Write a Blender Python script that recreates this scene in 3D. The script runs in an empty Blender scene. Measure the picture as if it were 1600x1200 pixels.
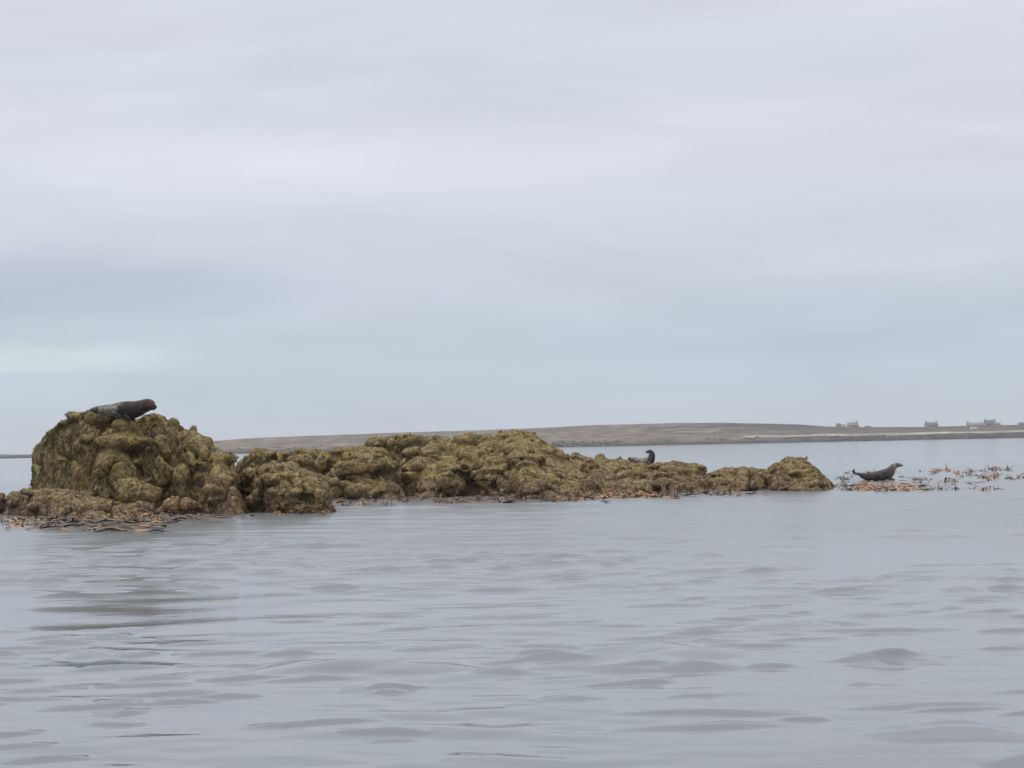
import bpy, math, random
import numpy as np
from mathutils import Vector, Matrix
random.seed(7); RNG = np.random.default_rng(7)
S = bpy.context.scene
COL = S.collection
R = math.radians

# ------------------------------------------------------------------ camera
F = 2986.0            # focal length in photo pixels (1600 wide)
H = 1.5               # eye height above the sea, metres
PITCH = math.atan(96 / F); ROLL = math.atan(0.0203)
fw = Vector((0, math.cos(PITCH), math.sin(PITCH)))
up0 = Vector((0, -math.sin(PITCH), math.cos(PITCH))); rt0 = Vector((1, 0, 0))
rt = rt0 * math.cos(ROLL) - up0 * math.sin(ROLL)
upv = up0 * math.cos(ROLL) + rt0 * math.sin(ROLL)
cam = bpy.data.cameras.new('camera'); co = bpy.data.objects.new('camera', cam); COL.objects.link(co)
m = Matrix((rt, upv, -fw)).transposed().to_4x4(); m.translation = (0, 0, H)
co.matrix_world = m
cam.sensor_width = 36; cam.lens = F / 1600 * 36; cam.clip_end = 20000; cam.clip_start = 0.1
S.camera = co
S.view_settings.view_transform = 'Standard'; S.view_settings.look = 'None'
S.view_settings.exposure = 0.0; S.view_settings.gamma = 1

def P(px, py, D):
    d = fw * F + rt * (px - 800) - upv * (py - 600)
    return Vector((0, 0, H)) + d * (D / d.y)
def HY(px): return 712.2 - 0.0203 * px          # horizon row at a photo column
def DW(px, py): return H * F / (py - HY(px))    # distance of a point on the water

# ------------------------------------------------------------------ sky and sun
SUN_EL, SUN_AZ = 50, -70        # azimuth from +Y (view direction), negative = left
w = bpy.data.worlds.new('World'); S.world = w; w.use_nodes = True
nt = w.node_tree; nt.nodes.clear()
def N(t, typ, **kw):
    n = t.nodes.new(typ)
    for k, v in kw.items():
        if k in n.inputs: n.inputs[k].default_value = v
        else: setattr(n, k, v)
    return n
L = nt.links.new
out = N(nt, 'ShaderNodeOutputWorld'); bg = N(nt, 'ShaderNodeBackground', Strength=0.1); L(bg.outputs[0], out.inputs[0])
sky = N(nt, 'ShaderNodeTexSky'); sky.sky_type = 'NISHITA'; sky.sun_disc = False
sky.sun_elevation = R(SUN_EL); sky.sun_rotation = R(SUN_AZ)
tc = N(nt, 'ShaderNodeTexCoord'); sep = N(nt, 'ShaderNodeSeparateXYZ'); L(tc.outputs['Generated'], sep.inputs[0])
# elevation ramp of the overcast (z of view direction, 0 = horizon)
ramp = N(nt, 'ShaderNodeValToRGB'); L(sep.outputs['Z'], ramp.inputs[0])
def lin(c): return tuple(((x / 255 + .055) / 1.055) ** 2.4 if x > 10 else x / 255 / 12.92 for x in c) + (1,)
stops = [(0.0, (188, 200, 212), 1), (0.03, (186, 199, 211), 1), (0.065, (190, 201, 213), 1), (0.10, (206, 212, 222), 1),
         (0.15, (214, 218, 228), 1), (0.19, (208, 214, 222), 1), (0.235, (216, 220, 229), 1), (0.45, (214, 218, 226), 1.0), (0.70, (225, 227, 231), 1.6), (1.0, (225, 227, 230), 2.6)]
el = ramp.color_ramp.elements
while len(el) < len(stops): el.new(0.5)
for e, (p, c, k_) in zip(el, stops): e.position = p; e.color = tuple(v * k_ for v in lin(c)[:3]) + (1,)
# streaky layers: directions squeezed vertically
mp = N(nt, 'ShaderNodeMapping'); mp.inputs['Scale'].default_value = (2.2, 2.2, 13); mp.inputs['Rotation'].default_value = (0, R(7), 0); mp.inputs['Location'].default_value = (.7, 0, .3)
L(tc.outputs['Generated'], mp.inputs[0])
n1 = N(nt, 'ShaderNodeTexNoise', Scale=1.7, Detail=7, Roughness=.6, Distortion=.9); L(mp.outputs[0], n1.inputs['Vector'])
mr = N(nt, 'ShaderNodeMapRange'); mr.inputs['From Min'].default_value = .3; mr.inputs['From Max'].default_value = .7
mr.inputs['To Min'].default_value = .925; mr.inputs['To Max'].default_value = 1.065; L(n1.outputs[0], mr.inputs[0])
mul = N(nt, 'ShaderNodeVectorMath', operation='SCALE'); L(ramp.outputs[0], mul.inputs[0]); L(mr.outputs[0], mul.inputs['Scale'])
# cool / warm drift
n2 = N(nt, 'ShaderNodeTexNoise', Scale=1.7, Detail=2); L(mp.outputs[0], n2.inputs['Vector'])
tint = N(nt, 'ShaderNodeMix', data_type='RGBA'); tint.inputs[6].default_value = (.985, 1.0, 1.0, 1); tint.inputs[7].default_value = (1.01, 1.0, 1.01, 1)
mr2 = N(nt, 'ShaderNodeMapRange'); mr2.inputs[1].default_value = .35; mr2.inputs[2].default_value = .65; L(n2.outputs[0], mr2.inputs[0]); L(mr2.outputs[0], tint.inputs[0])
mul2 = N(nt, 'ShaderNodeVectorMath', operation='MULTIPLY'); L(mul.outputs[0], mul2.inputs[0]); L(tint.outputs[2], mul2.inputs[1])
# individual cloud streaks: soft elliptical banks at real bearings
cur = mul2.outputs[0]
def bank(px, py, wpx, hpx, gain):
    global cur
    d = (P(px, py, 100) - Vector((0, 0, H))).normalized()
    sub = N(nt, 'ShaderNodeVectorMath', operation='SUBTRACT'); L(tc.outputs['Generated'], sub.inputs[0]); sub.inputs[1].default_value = d
    sc = N(nt, 'ShaderNodeVectorMath', operation='MULTIPLY'); L(sub.outputs[0], sc.inputs[0]); sc.inputs[1].default_value = (F / wpx, 2.0, F / hpx)
    nn = N(nt, 'ShaderNodeTexNoise', Scale=1.1, Detail=3); L(sc.outputs[0], nn.inputs['Vector'])
    ad = N(nt, 'ShaderNodeVectorMath', operation='MULTIPLY_ADD'); L(nn.outputs['Color'], ad.inputs[0]); ad.inputs[1].default_value = (.9, 0, .9); L(sc.outputs[0], ad.inputs[2])
    of = N(nt, 'ShaderNodeVectorMath', operation='SUBTRACT'); L(ad.outputs[0], of.inputs[0]); of.inputs[1].default_value = (.45, 0, .45)
    ln = N(nt, 'ShaderNodeVectorMath', operation='LENGTH'); L(of.outputs[0], ln.inputs[0])
    m_ = N(nt, 'ShaderNodeMapRange', interpolation_type='SMOOTHERSTEP'); m_.inputs[1].default_value = 1.15; m_.inputs[2].default_value = .1; L(ln.outputs['Value'], m_.inputs[0])
    mx = N(nt, 'ShaderNodeMix', data_type='RGBA'); mx.inputs[6].default_value = (1, 1, 1, 1); mx.inputs[7].default_value = gain + (1,); L(m_.outputs[0], mx.inputs[0])
    mm = N(nt, 'ShaderNodeVectorMath', operation='MULTIPLY'); L(cur, mm.inputs[0]); L(mx.outputs[2], mm.inputs[1]); cur = mm.outputs[0]
bank(60, 558, 290, 32, (1.17, 1.15, 1.09))
bank(100, 440, 480, 75, (.84, .85, .915))
bank(700, 420, 600, 60, (.97, .97, .98))
bank(600, 130, 600, 90, (.965, .975, .975))
bank(1500, 180, 380, 130, (.975, .965, .97))
bank(1350, 520, 520, 110, (.965, .982, .988))
bank(1500, 330, 300, 40, (.95, .96, .96))
bank(1350, 415, 300, 35, (1.05, 1.04, 1.03))
bank(450, 270, 650, 85, (1.05, 1.04, 1.04))
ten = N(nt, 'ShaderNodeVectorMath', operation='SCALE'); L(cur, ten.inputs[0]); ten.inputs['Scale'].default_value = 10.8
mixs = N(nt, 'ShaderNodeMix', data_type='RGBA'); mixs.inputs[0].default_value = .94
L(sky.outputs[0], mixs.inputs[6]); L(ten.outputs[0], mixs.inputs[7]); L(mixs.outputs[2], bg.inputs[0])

sl = bpy.data.lights.new('sun', 'SUN'); so = bpy.data.objects.new('sun', sl); COL.objects.link(so)
sl.energy = 1.0; sl.angle = R(22); sl.color = (1, .95, .87)
sd = Vector((math.sin(R(SUN_AZ)) * math.cos(R(SUN_EL)), math.cos(R(SUN_AZ)) * math.cos(R(SUN_EL)), math.sin(R(SUN_EL))))
so.rotation_euler = sd.to_track_quat('Z', 'Y').to_euler(); so.location = (-30, 20, 60)

# ------------------------------------------------------------------ helpers
def tag(o, label=None, cat=None, group=None, kind=None):
    if label: o['label'] = label
    if cat: o['category'] = cat
    if group: o['group'] = group
    if kind: o['kind'] = kind
    return o
def empty(name, loc):
    o = bpy.data.objects.new(name, None); COL.objects.link(o); o.location = loc; o.empty_display_size = .2; return o
def mesh_np(name, V, Fc, mat, parent=None, smooth=True):
    """V (n,3), Fc (m,k) uniform faces"""
    me = bpy.data.meshes.new(name); V = np.asarray(V, np.float32); Fc = np.asarray(Fc, np.int32)
    me.vertices.add(len(V)); me.vertices.foreach_set('co', V.ravel())
    k = Fc.shape[1]; me.loops.add(Fc.size); me.loops.foreach_set('vertex_index', Fc.ravel())
    me.polygons.add(len(Fc)); me.polygons.foreach_set('loop_start', np.arange(0, Fc.size, k, dtype=np.int32))
    try: me.polygons.foreach_set('loop_total', np.full(len(Fc), k, np.int32))
    except Exception: pass
    me.polygons.foreach_set('use_smooth', np.full(len(Fc), smooth))
    me.update(calc_edges=True); me.validate()
    if mat: me.materials.append(mat)
    o = bpy.data.objects.new(name, me); COL.objects.link(o)
    if parent: o.parent = parent
    return o
def mesh_py(name, V, Fc, mat, parent=None, smooth=False):
    me = bpy.data.meshes.new(name); me.from_pydata([tuple(v) for v in V], [], Fc); me.update()
    for p in me.polygons: p.use_smooth = smooth
    me.materials.append(mat); o = bpy.data.objects.new(name, me); COL.objects.link(o)
    if parent: o.parent = parent
    return o
# numpy noise
def _h(i, j, k, s):
    n = (i * 374761393 + j * 668265263 + k * 2147483647 + s * 1274126177) & 0xffffffff
    n = ((n ^ (n >> 13)) * 1274126177) & 0xffffffff
    n = ((n ^ (n >> 15)) * 2246822519) & 0xffffffff
    return ((n ^ (n >> 16)) & 0xffffff) / 16777215.0
def vnoise(p, s=0):
    p = np.asarray(p, float); f = np.floor(p); i = f.astype(np.int64); t = p - f; t = t * t * t * (t * (t * 6 - 15) + 10)
    r = 0
    for a in (0, 1):
        for b in (0, 1):
            for c in (0, 1):
                wgt = (t[:, 0] if a else 1 - t[:, 0]) * (t[:, 1] if b else 1 - t[:, 1]) * (t[:, 2] if c else 1 - t[:, 2])
                r = r + wgt * _h(i[:, 0] + a, i[:, 1] + b, i[:, 2] + c, s)
    return r * 2 - 1
def fbm(p, o=4, s=0):
    r = 0; a = 1; tot = 0
    for q in range(o): r = r + a * vnoise(p * 2 ** q + 17.3 * q, s + q); tot += a; a *= .5
    return r / tot
def worley(p, s=0):
    p = np.asarray(p, float); i = np.floor(p).astype(np.int64); best = np.full(len(p), 9.)
    for a in (-1, 0, 1):
        for b in (-1, 0, 1):
            for c in (-1, 0, 1):
                x = i[:, 0] + a; y = i[:, 1] + b; z = i[:, 2] + c
                dx = x + _h(x, y, z, s) - p[:, 0]; dy = y + _h(x, y, z, s + 5) - p[:, 1]; dz = z + _h(x, y, z, s + 9) - p[:, 2]
                best = np.minimum(best, dx * dx + dy * dy + dz * dz)
    return np.sqrt(best)

def material(name):
    m_ = bpy.data.materials.new(name); m_.use_nodes = True; t = m_.node_tree
    return m_, t, t.nodes['Principled BSDF']
def simple(name, c, rough=.8, var=.25, scale=3, obj=True, spec=.4):
    m_, t, b = material(name); g = N(t, 'ShaderNodeTexCoord')
    n = N(t, 'ShaderNodeTexNoise', Scale=scale, Detail=5, Roughness=.65); t.links.new(g.outputs['Object'], n.inputs['Vector'])
    r = N(t, 'ShaderNodeValToRGB'); r.color_ramp.elements[0].position = .3; r.color_ramp.elements[1].position = .7
    r.color_ramp.elements[0].color = tuple(x * (1 - var) for x in c) + (1,); r.color_ramp.elements[1].color = tuple(min(1, x * (1 + var)) for x in c) + (1,)
    t.links.new(n.outputs[0], r.inputs[0]); t.links.new(r.outputs[0], b.inputs['Base Color'])
    b.inputs['Roughness'].default_value = rough; b.inputs['Specular IOR Level'].default_value = spec
    return m_

# ------------------------------------------------------------------ water
def make_water():
    rr = [0.5, 1, 2, 3, 4, 5, 6]; r = 7.0
    while r < 110: rr.append(r); r *= 1.0028
    while r < 5000: rr.append(r); r *= 1.04
    rr.append(5000.)
    rr = np.array(rr)
    th = np.concatenate([np.linspace(-math.pi, -.36, 36)[:-1], np.linspace(-.36, .36, 760), np.linspace(.36, math.pi, 36)[1:-1]])
    nr, ntm = len(rr), len(th)
    RR, TH = np.meshgrid(rr, th, indexing='ij'); X = RR * np.sin(TH); Y = RR * np.cos(TH); Z = np.zeros_like(X)
    sp = np.gradient(rr)[:, None]; rs = np.random.default_rng(11)
    q = np.stack([X.ravel() * .16, Y.ravel() * .10, np.zeros(X.size)], 1)
    patch = np.clip(.60 + 1.2 * fbm(q, 3, 3).reshape(X.shape), .12, 1.7)
    q2 = np.stack([X.ravel() * .30, Y.ravel() * .22, np.ones(X.size)], 1)
    patch2 = np.clip(.50 + 1.5 * fbm(q2, 2, 8).reshape(X.shape), .05, 1.6)
    K = 110
    for i in range(K):
        lam = math.exp(rs.uniform(math.log(.28), math.log(2.4))); a = rs.normal(0, R(26)) + R(12)
        k = 2 * math.pi / lam; kx, ky = k * math.sin(a), k * math.cos(a)
        sl_ = WAVE_S * (1.15 if lam > 1.2 else 1.0)
        wgt = np.clip((lam / sp - 2.5) / 3, 0, 1)
        Z += sl_ / k * np.sin(kx * X + ky * Y + rs.uniform(0, 6.28)) * wgt * (patch if lam > 1 else patch2)
    # separate short wavelets, each a low elongated hump
    for i in range(2700):
        tiny = i >= 260; D = 8 + 42 * rs.random() ** (1.0 if not tiny else .7); az = rs.uniform(-.33, .33); cx, cy = D * math.sin(az), D * math.cos(az)
        if vnoise(np.array([[cx * .22, cy * .16, 3.3]]), 5)[0] < rs.uniform(-.45, .6): continue
        near = 1 + D / 30
        sy = rs.uniform(.10, .34) * near; sx = sy * rs.uniform(.7, 2.0); hh = min(sy * rs.uniform(.09, .21), .026 * min(near, 1.6))
        if tiny: sy = max(sy * .3, .0045 * D); sx = sy * rs.uniform(1.3, 4.5); hh = min(sy * rs.uniform(.16, .34), .022)
        if D > 32: hh *= .4
        an = rs.normal(.05, .2)
        ext = max(sx, sy * 3)
        i0, i1 = np.searchsorted(rr, [D - ext, D + ext]); j0, j1 = np.searchsorted(th, [az - 1.1 * sx / D, az + 1.1 * sx / D])
        dx = X[i0:i1, j0:j1] - cx; dy = Y[i0:i1, j0:j1] - cy; u = (dx * math.cos(an) + dy * math.sin(an)) / sx
        v = (-dx * math.sin(an) + dy * math.cos(an)) + .3 * sy * (u * u) + .12 * sy * np.sin(u * 5 + i)
        lens = np.clip(1 - u * u, 0, 1); fr = sy * (.35 + .65 * lens)
        prof_ = np.where(v < 0, np.clip(1 + v / fr, 0, 1) ** .95, np.exp(-(v / (sy * .8)) ** 2))
        Z[i0:i1, j0:j1] = Z[i0:i1, j0:j1] + hh * lens * prof_
    # long low swell
    for lam, a, A in ((7.5, .3, .003), (11, -.2, .005), (17, .1, .007)):
        k = 2 * math.pi / lam; Z += A * np.sin(k * math.sin(a) * X + k * math.cos(a) * Y + lam)
    Z *= np.clip((250 - RR) / 150, 0, 1)
    V = np.stack([X, Y, Z], 2).reshape(-1, 3)
    V = np.vstack([V, [[0, 0, 0]]])
    i, j = np.meshgrid(np.arange(nr - 1), np.arange(ntm), indexing='ij'); jn = (j + 1) % ntm
    Fq = np.stack([i * ntm + j, (i + 1) * ntm + j, (i + 1) * ntm + jn, i * ntm + jn], 2).reshape(-1, 4)
    o = mesh_np('sea_water', V, Fq, water_mat()); tag(o, kind='structure')
    return o
WAVE_S = .0046
def water_mat():
    m_, t, b = material('sea water')
    l = t.links.new
    b.inputs['Base Color'].default_value = (.145, .158, .166, 1); b.inputs['Roughness'].default_value = .06
    b.inputs['IOR'].default_value = 1.333
    g = N(t, 'ShaderNodeNewGeometry')
    mp = N(t, 'ShaderNodeMapping'); mp.inputs['Scale'].default_value = (3.0, 5.0, 1); mp.inputs['Rotation'].default_value = (0, 0, R(-8)); l(g.outputs['Position'], mp.inputs[0])
    n = N(t, 'ShaderNodeTexNoise', Scale=1.0, Detail=4, Roughness=.55, Distortion=.4); l(mp.outputs[0], n.inputs['Vector'])
    mp2 = N(t, 'ShaderNodeMapping'); mp2.inputs['Scale'].default_value = (.09, .06, 1); l(g.outputs['Position'], mp2.inputs[0])
    n2 = N(t, 'ShaderNodeTexNoise', Scale=1.0, Detail=2); l(mp2.outputs[0], n2.inputs['Vector'])
    r = N(t, 'ShaderNodeMapRange'); r.inputs[1].default_value = .35; r.inputs[2].default_value = .7; r.inputs[3].default_value = .06; r.inputs[4].default_value = .34
    l(n2.outputs[0], r.inputs[0])
    # water ruffled by the breeze out around the reef, glassier close inshore of it
    sy_ = N(t, 'ShaderNodeSeparateXYZ'); l(g.outputs['Position'], sy_.inputs[0])
    ya = N(t, 'ShaderNodeMath', operation='MULTIPLY_ADD'); l(n2.outputs[0], ya.inputs[0]); ya.inputs[1].default_value = 16; l(sy_.outputs['Y'], ya.inputs[2])
    rg = N(t, 'ShaderNodeMapRange'); rg.inputs[1].default_value = 12; rg.inputs[2].default_value = 40; rg.inputs[3].default_value = .02; rg.inputs[4].default_value = .21; l(ya.outputs[0], rg.inputs[0])
    rf = N(t, 'ShaderNodeMapRange'); rf.inputs[1].default_value = 75; rf.inputs[2].default_value = 130; rf.inputs[3].default_value = 1; rf.inputs[4].default_value = .4; l(ya.outputs[0], rf.inputs[0])
    rm = N(t, 'ShaderNodeMath', operation='MULTIPLY'); l(rg.outputs[0], rm.inputs[0]); l(rf.outputs[0], rm.inputs[1]); l(rm.outputs[0], b.inputs['Roughness'])
    bp = N(t, 'ShaderNodeBump', Distance=.028); l(n.outputs[0], bp.inputs['Height']); l(r.outputs[0], bp.inputs['Strength']); l(bp.outputs[0], b.inputs['Normal'])
    return m_
make_water()

# sea bed far below, so the water has something under it
bed_m = simple('sea bed', (.06, .06, .05), .9)
o = mesh_np('sea_bed', [(-5000, -5000, -6), (5000, -5000, -6), (5000, 5000, -6), (-5000, 5000, -6)], [(0, 1, 2, 3)], bed_m); tag(o, kind='structure')

# ------------------------------------------------------------------ far shore
def interp(pts, x): return np.interp(x, [p[0] for p in pts], [p[1] for p in pts])
def land_mat():
    m_, t, b = material('far coast ground'); l = t.links.new
    g = N(t, 'ShaderNodeNewGeometry'); s_ = N(t, 'ShaderNodeSeparateXYZ'); l(g.outputs['Position'], s_.inputs[0])
    mp = N(t, 'ShaderNodeMapping'); mp.inputs['Scale'].default_value = (.045, .02, .9); l(g.outputs['Position'], mp.inputs[0])
    n = N(t, 'ShaderNodeTexNoise', Scale=1.0, Detail=7, Roughness=.7); l(mp.outputs[0], n.inputs['Vector'])
    m1 = N(t, 'ShaderNodeMath', operation='MULTIPLY_ADD'); l(n.outputs[0], m1.inputs[0]); m1.inputs[1].default_value = 2.6; l(s_.outputs['Z'], m1.inputs[2])
    m2 = N(t, 'ShaderNodeMath', operation='DIVIDE'); l(m1.outputs[0], m2.inputs[0]); m2.inputs[1].default_value = 16
    r = N(t, 'ShaderNodeValToRGB'); l(m2.outputs[0], r.inputs[0]); e = r.color_ramp.elements
    st = [(0.0, (.035, .032, .03)), (.27, (.05, .045, .046)), (.295, (.32, .28, .22)), (.335, (.42, .37, .29)), (.355, (.12, .105, .07)), (.45, (.09, .074, .056)), (.6, (.088, .066, .055)), (.72, (.055, .04, .037)), (1, (.06, .043, .04))]
    while len(e) < len(st): e.new(.5)
    for q, (p, c) in zip(e, st): q.position = p; q.color = c + (1,)
    # grass instead of sand further left along the shore
    mp3 = N(t, 'ShaderNodeMapping'); mp3.inputs['Scale'].default_value = (.03, .03, .5); l(g.outputs['Position'], mp3.inputs[0])
    n3 = N(t, 'ShaderNodeTexNoise', Scale=1.0, Detail=6, Roughness=.7); l(mp3.outputs[0], n3.inputs['Vector'])
    ax = N(t, 'ShaderNodeMapRange'); ax.inputs[1].default_value = 60; ax.inputs[2].default_value = 200; ax.inputs[3].default_value = .62; ax.inputs[4].default_value = .38; l(s_.outputs['X'], ax.inputs[0])
    cmp_ = N(t, 'ShaderNodeMath', operation='SUBTRACT'); l(n3.outputs[0], cmp_.inputs[0]); l(ax.outputs[0], cmp_.inputs[1])
    sm = N(t, 'ShaderNodeMapRange'); sm.inputs[1].default_value = -.04; sm.inputs[2].default_value = .05; l(cmp_.outputs[0], sm.inputs[0])
    n4 = N(t, 'ShaderNodeTexNoise', Scale=2.2, Detail=6, Roughness=.7); l(mp3.outputs[0], n4.inputs['Vector'])
    gr = N(t, 'ShaderNodeValToRGB'); l(n4.outputs[0], gr.inputs[0]); gr.color_ramp.elements[0].position = .35; gr.color_ramp.elements[1].position = .68
    gr.color_ramp.elements[0].color = (.05, .038, .03, 1); gr.color_ramp.elements[1].color = (.27, .22, .16, 1)
    hz = N(t, 'ShaderNodeMapRange'); hz.inputs[1].default_value = 2.2; hz.inputs[2].default_value = 3.6; l(m1.outputs[0], hz.inputs[0])
    inv = N(t, 'ShaderNodeMath', operation='SUBTRACT'); inv.inputs[0].default_value = 1; l(sm.outputs[0], inv.inputs[1])
    mu = N(t, 'ShaderNodeMath', operation='MULTIPLY'); l(inv.outputs[0], mu.inputs[0]); l(hz.outputs[0], mu.inputs[1])
    mx = N(t, 'ShaderNodeMix', data_type='RGBA'); l(mu.outputs[0], mx.inputs[0]); l(r.outputs[0], mx.inputs[6]); l(gr.outputs[0], mx.inputs[7])
    mp5 = N(t, 'ShaderNodeMapping'); mp5.inputs['Scale'].default_value = (.14, .04, 1.3); l(g.outputs['Position'], mp5.inputs[0])
    n5 = N(t, 'ShaderNodeTexNoise', Scale=1.0, Detail=5, Roughness=.7); l(mp5.outputs[0], n5.inputs['Vector'])
    m5 = N(t, 'ShaderNodeMapRange'); m5.inputs[1].default_value = .32; m5.inputs[2].default_value = .68; m5.inputs[3].default_value = .35; m5.inputs[4].default_value = 1.4; l(n5.outputs[0], m5.inputs[0])
    sc5 = N(t, 'ShaderNodeVectorMath', operation='SCALE'); l(mx.outputs[2], sc5.inputs[0]); l(m5.outputs[0], sc5.inputs['Scale'])
    l(sc5.outputs[0], b.inputs['Base Color']); b.inputs['Roughness'].default_value = .95; b.inputs['Specular IOR Level'].default_value = .1
    return m_
DR = 1300.
TOPL = [(-900, 712), (-300, 713), (0, 709.5), (20, 710.3), (60, 709.5), (150, 706), (250, 697), (340, 688), (400, 684.5), (470, 681.5), (530, 679), (620, 676), (700, 673.5), (800, 670.5), (900, 665.8),
        (960, 663.5), (1050, 661), (1130, 660.5), (1200, 662), (1250, 663.5), (1290, 666.3), (1340, 667.2), (1385, 667.2), (1430, 667.0), (1500, 665.3), (1560, 664.2), (1620, 663.5), (1750, 661), (2000, 660), (2500, 668)]
DEPS = np.array([1040, 1043, 1047, 1052, 1058, 1065, 1073, 1082, 1095, 1110, 1130, 1155, 1180, 1210, 1240, 1270, 1300, 1340, 1400, 1500, 1700.])
def land_z(px, d):
    """ground height of the far shore on bearing px at distance d"""
    hor = HY(px); zt = 1.5 + (hor - interp(TOPL, px)) * DR / F
    zt = np.maximum(zt, 1.0)
    s_ = np.clip((d - 1040) / (DR - 1040), 0, 1)
    base = np.interp(s_, [0, .04, .10, .2, .45, .8, 1.0], [-.5, 1.1, 2.4, 3.5, 5.2, 8.8, 10.5]) / 10.5
    fr = np.where(zt > 3, base, base ** .8)
    low = np.interp(s_, [0, .04, .10, .2, .45, .8, 1.0], [-.5, 1.1, 2.3, 3.2, 4.4, 7.2, 9.0])
    z = np.where(zt > 9, low + (zt - 9.0) * s_ ** 1.3, fr * zt)
    return np.where(d > DR, zt - (d - DR) * .006, z)
def make_land():
    pxs = np.arange(-900, 2500, 2.5); PX, D = np.meshgrid(pxs, DEPS, indexing='ij')
    wob = 9 * fbm(np.stack([pxs * .012, pxs * 0, pxs * 0], 1), 4, 31)[:, None] * np.clip((1300 - D) / 200, 0, 1)
    Z = land_z(PX, D); Y = D + wob; X = Y * ((PX - 800) / F)
    nz = fbm(np.stack([X.ravel() * .05, Y.ravel() * .03, X.ravel() * 0], 1), 5, 40).reshape(X.shape)
    rough = np.interp(D, [1040, 1050, 1090, 1200, 1300], [.0, .9, .45, .35, .28]); Z = Z + nz * rough
    n, k = X.shape; V = np.stack([X, Y, Z], 2).reshape(-1, 3)
    i, j = np.meshgrid(np.arange(n - 1), np.arange(k - 1), indexing='ij')
    Fq = np.stack([i * k + j, (i + 1) * k + j, (i + 1) * k + j + 1, i * k + j + 1], 2).reshape(-1, 4)
    tag(mesh_np('far_coast', V, Fq, land_mat(), smooth=False), kind='structure')
make_land()

# shore boulders of the far coast, scattered wrack-dark stones (stuff)
def far_stones():
    rs = np.random.default_rng(5); V = []; Fc = []; mt = simple('shore stones', (.055, .05, .045), .9, .5, .2)
    base = np.array([(1, 0, 0), (-1, 0, 0), (0, 1, 0), (0, -1, 0), (0, 0, 1), (0, 0, -1)], float); fs = [(0, 2, 4), (2, 1, 4), (1, 3, 4), (3, 0, 4), (2, 0, 5), (1, 2, 5), (3, 1, 5), (0, 3, 5)]
    for q in range(2600):
        px = rs.uniform(-300, 1900); d = 1040 + abs(rs.normal(0, 14)) + 3; s_ = rs.uniform(.3, 1.1) * (1.6 if rs.random() < .06 else 1)
        x = d * (px - 800) / F; z = float(land_z(px, d)); b = base * (s_ * rs.uniform(.8, 2), s_, s_ * rs.uniform(.4, .8)) * rs.uniform(.7, 1.3, (6, 1)) + (x, d, z)
        Fc += [tuple(len(V) + i for i in f) for f in fs]; V += list(b)
    tag(mesh_np('shore_stones', V, Fc, mt, smooth=False), 'dark jumble of stones and wrack along the far shoreline', 'stones', kind='stuff')
far_stones()

# ------------------------------------------------------------------ cottages on the far shore
stone_m = simple('pale stone wall', (.30, .27, .23), .9, .25, .6); grey_m = simple('grey wall', (.27, .27, .27), .9, .15, .6)
slate_m = simple('slate roof', (.11, .113, .12), .8, .25, .8); tan_m = simple('lichen roof', (.22, .18, .14), .9, .25, .5)
glass_m = simple('dark window glass', (.02, .025, .03), .1, .1); white_m = simple('white paint', (.75, .75, .73), .5, .05)
wood_m = simple('door paint', (.10, .07, .05), .6, .2)
def box(c, s):
    x, y, z = c; a, b, h = s[0] / 2, s[1] / 2, s[2]
    V = [(x - a, y - b, z), (x + a, y - b, z), (x + a, y + b, z), (x - a, y + b, z), (x - a, y - b, z + h), (x + a, y - b, z + h), (x + a, y + b, z + h), (x - a, y + b, z + h)]
    return V, [(0, 3, 2, 1), (4, 5, 6, 7), (0, 1, 5, 4), (1, 2, 6, 5), (2, 3, 7, 6), (3, 0, 4, 7)]
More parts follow.
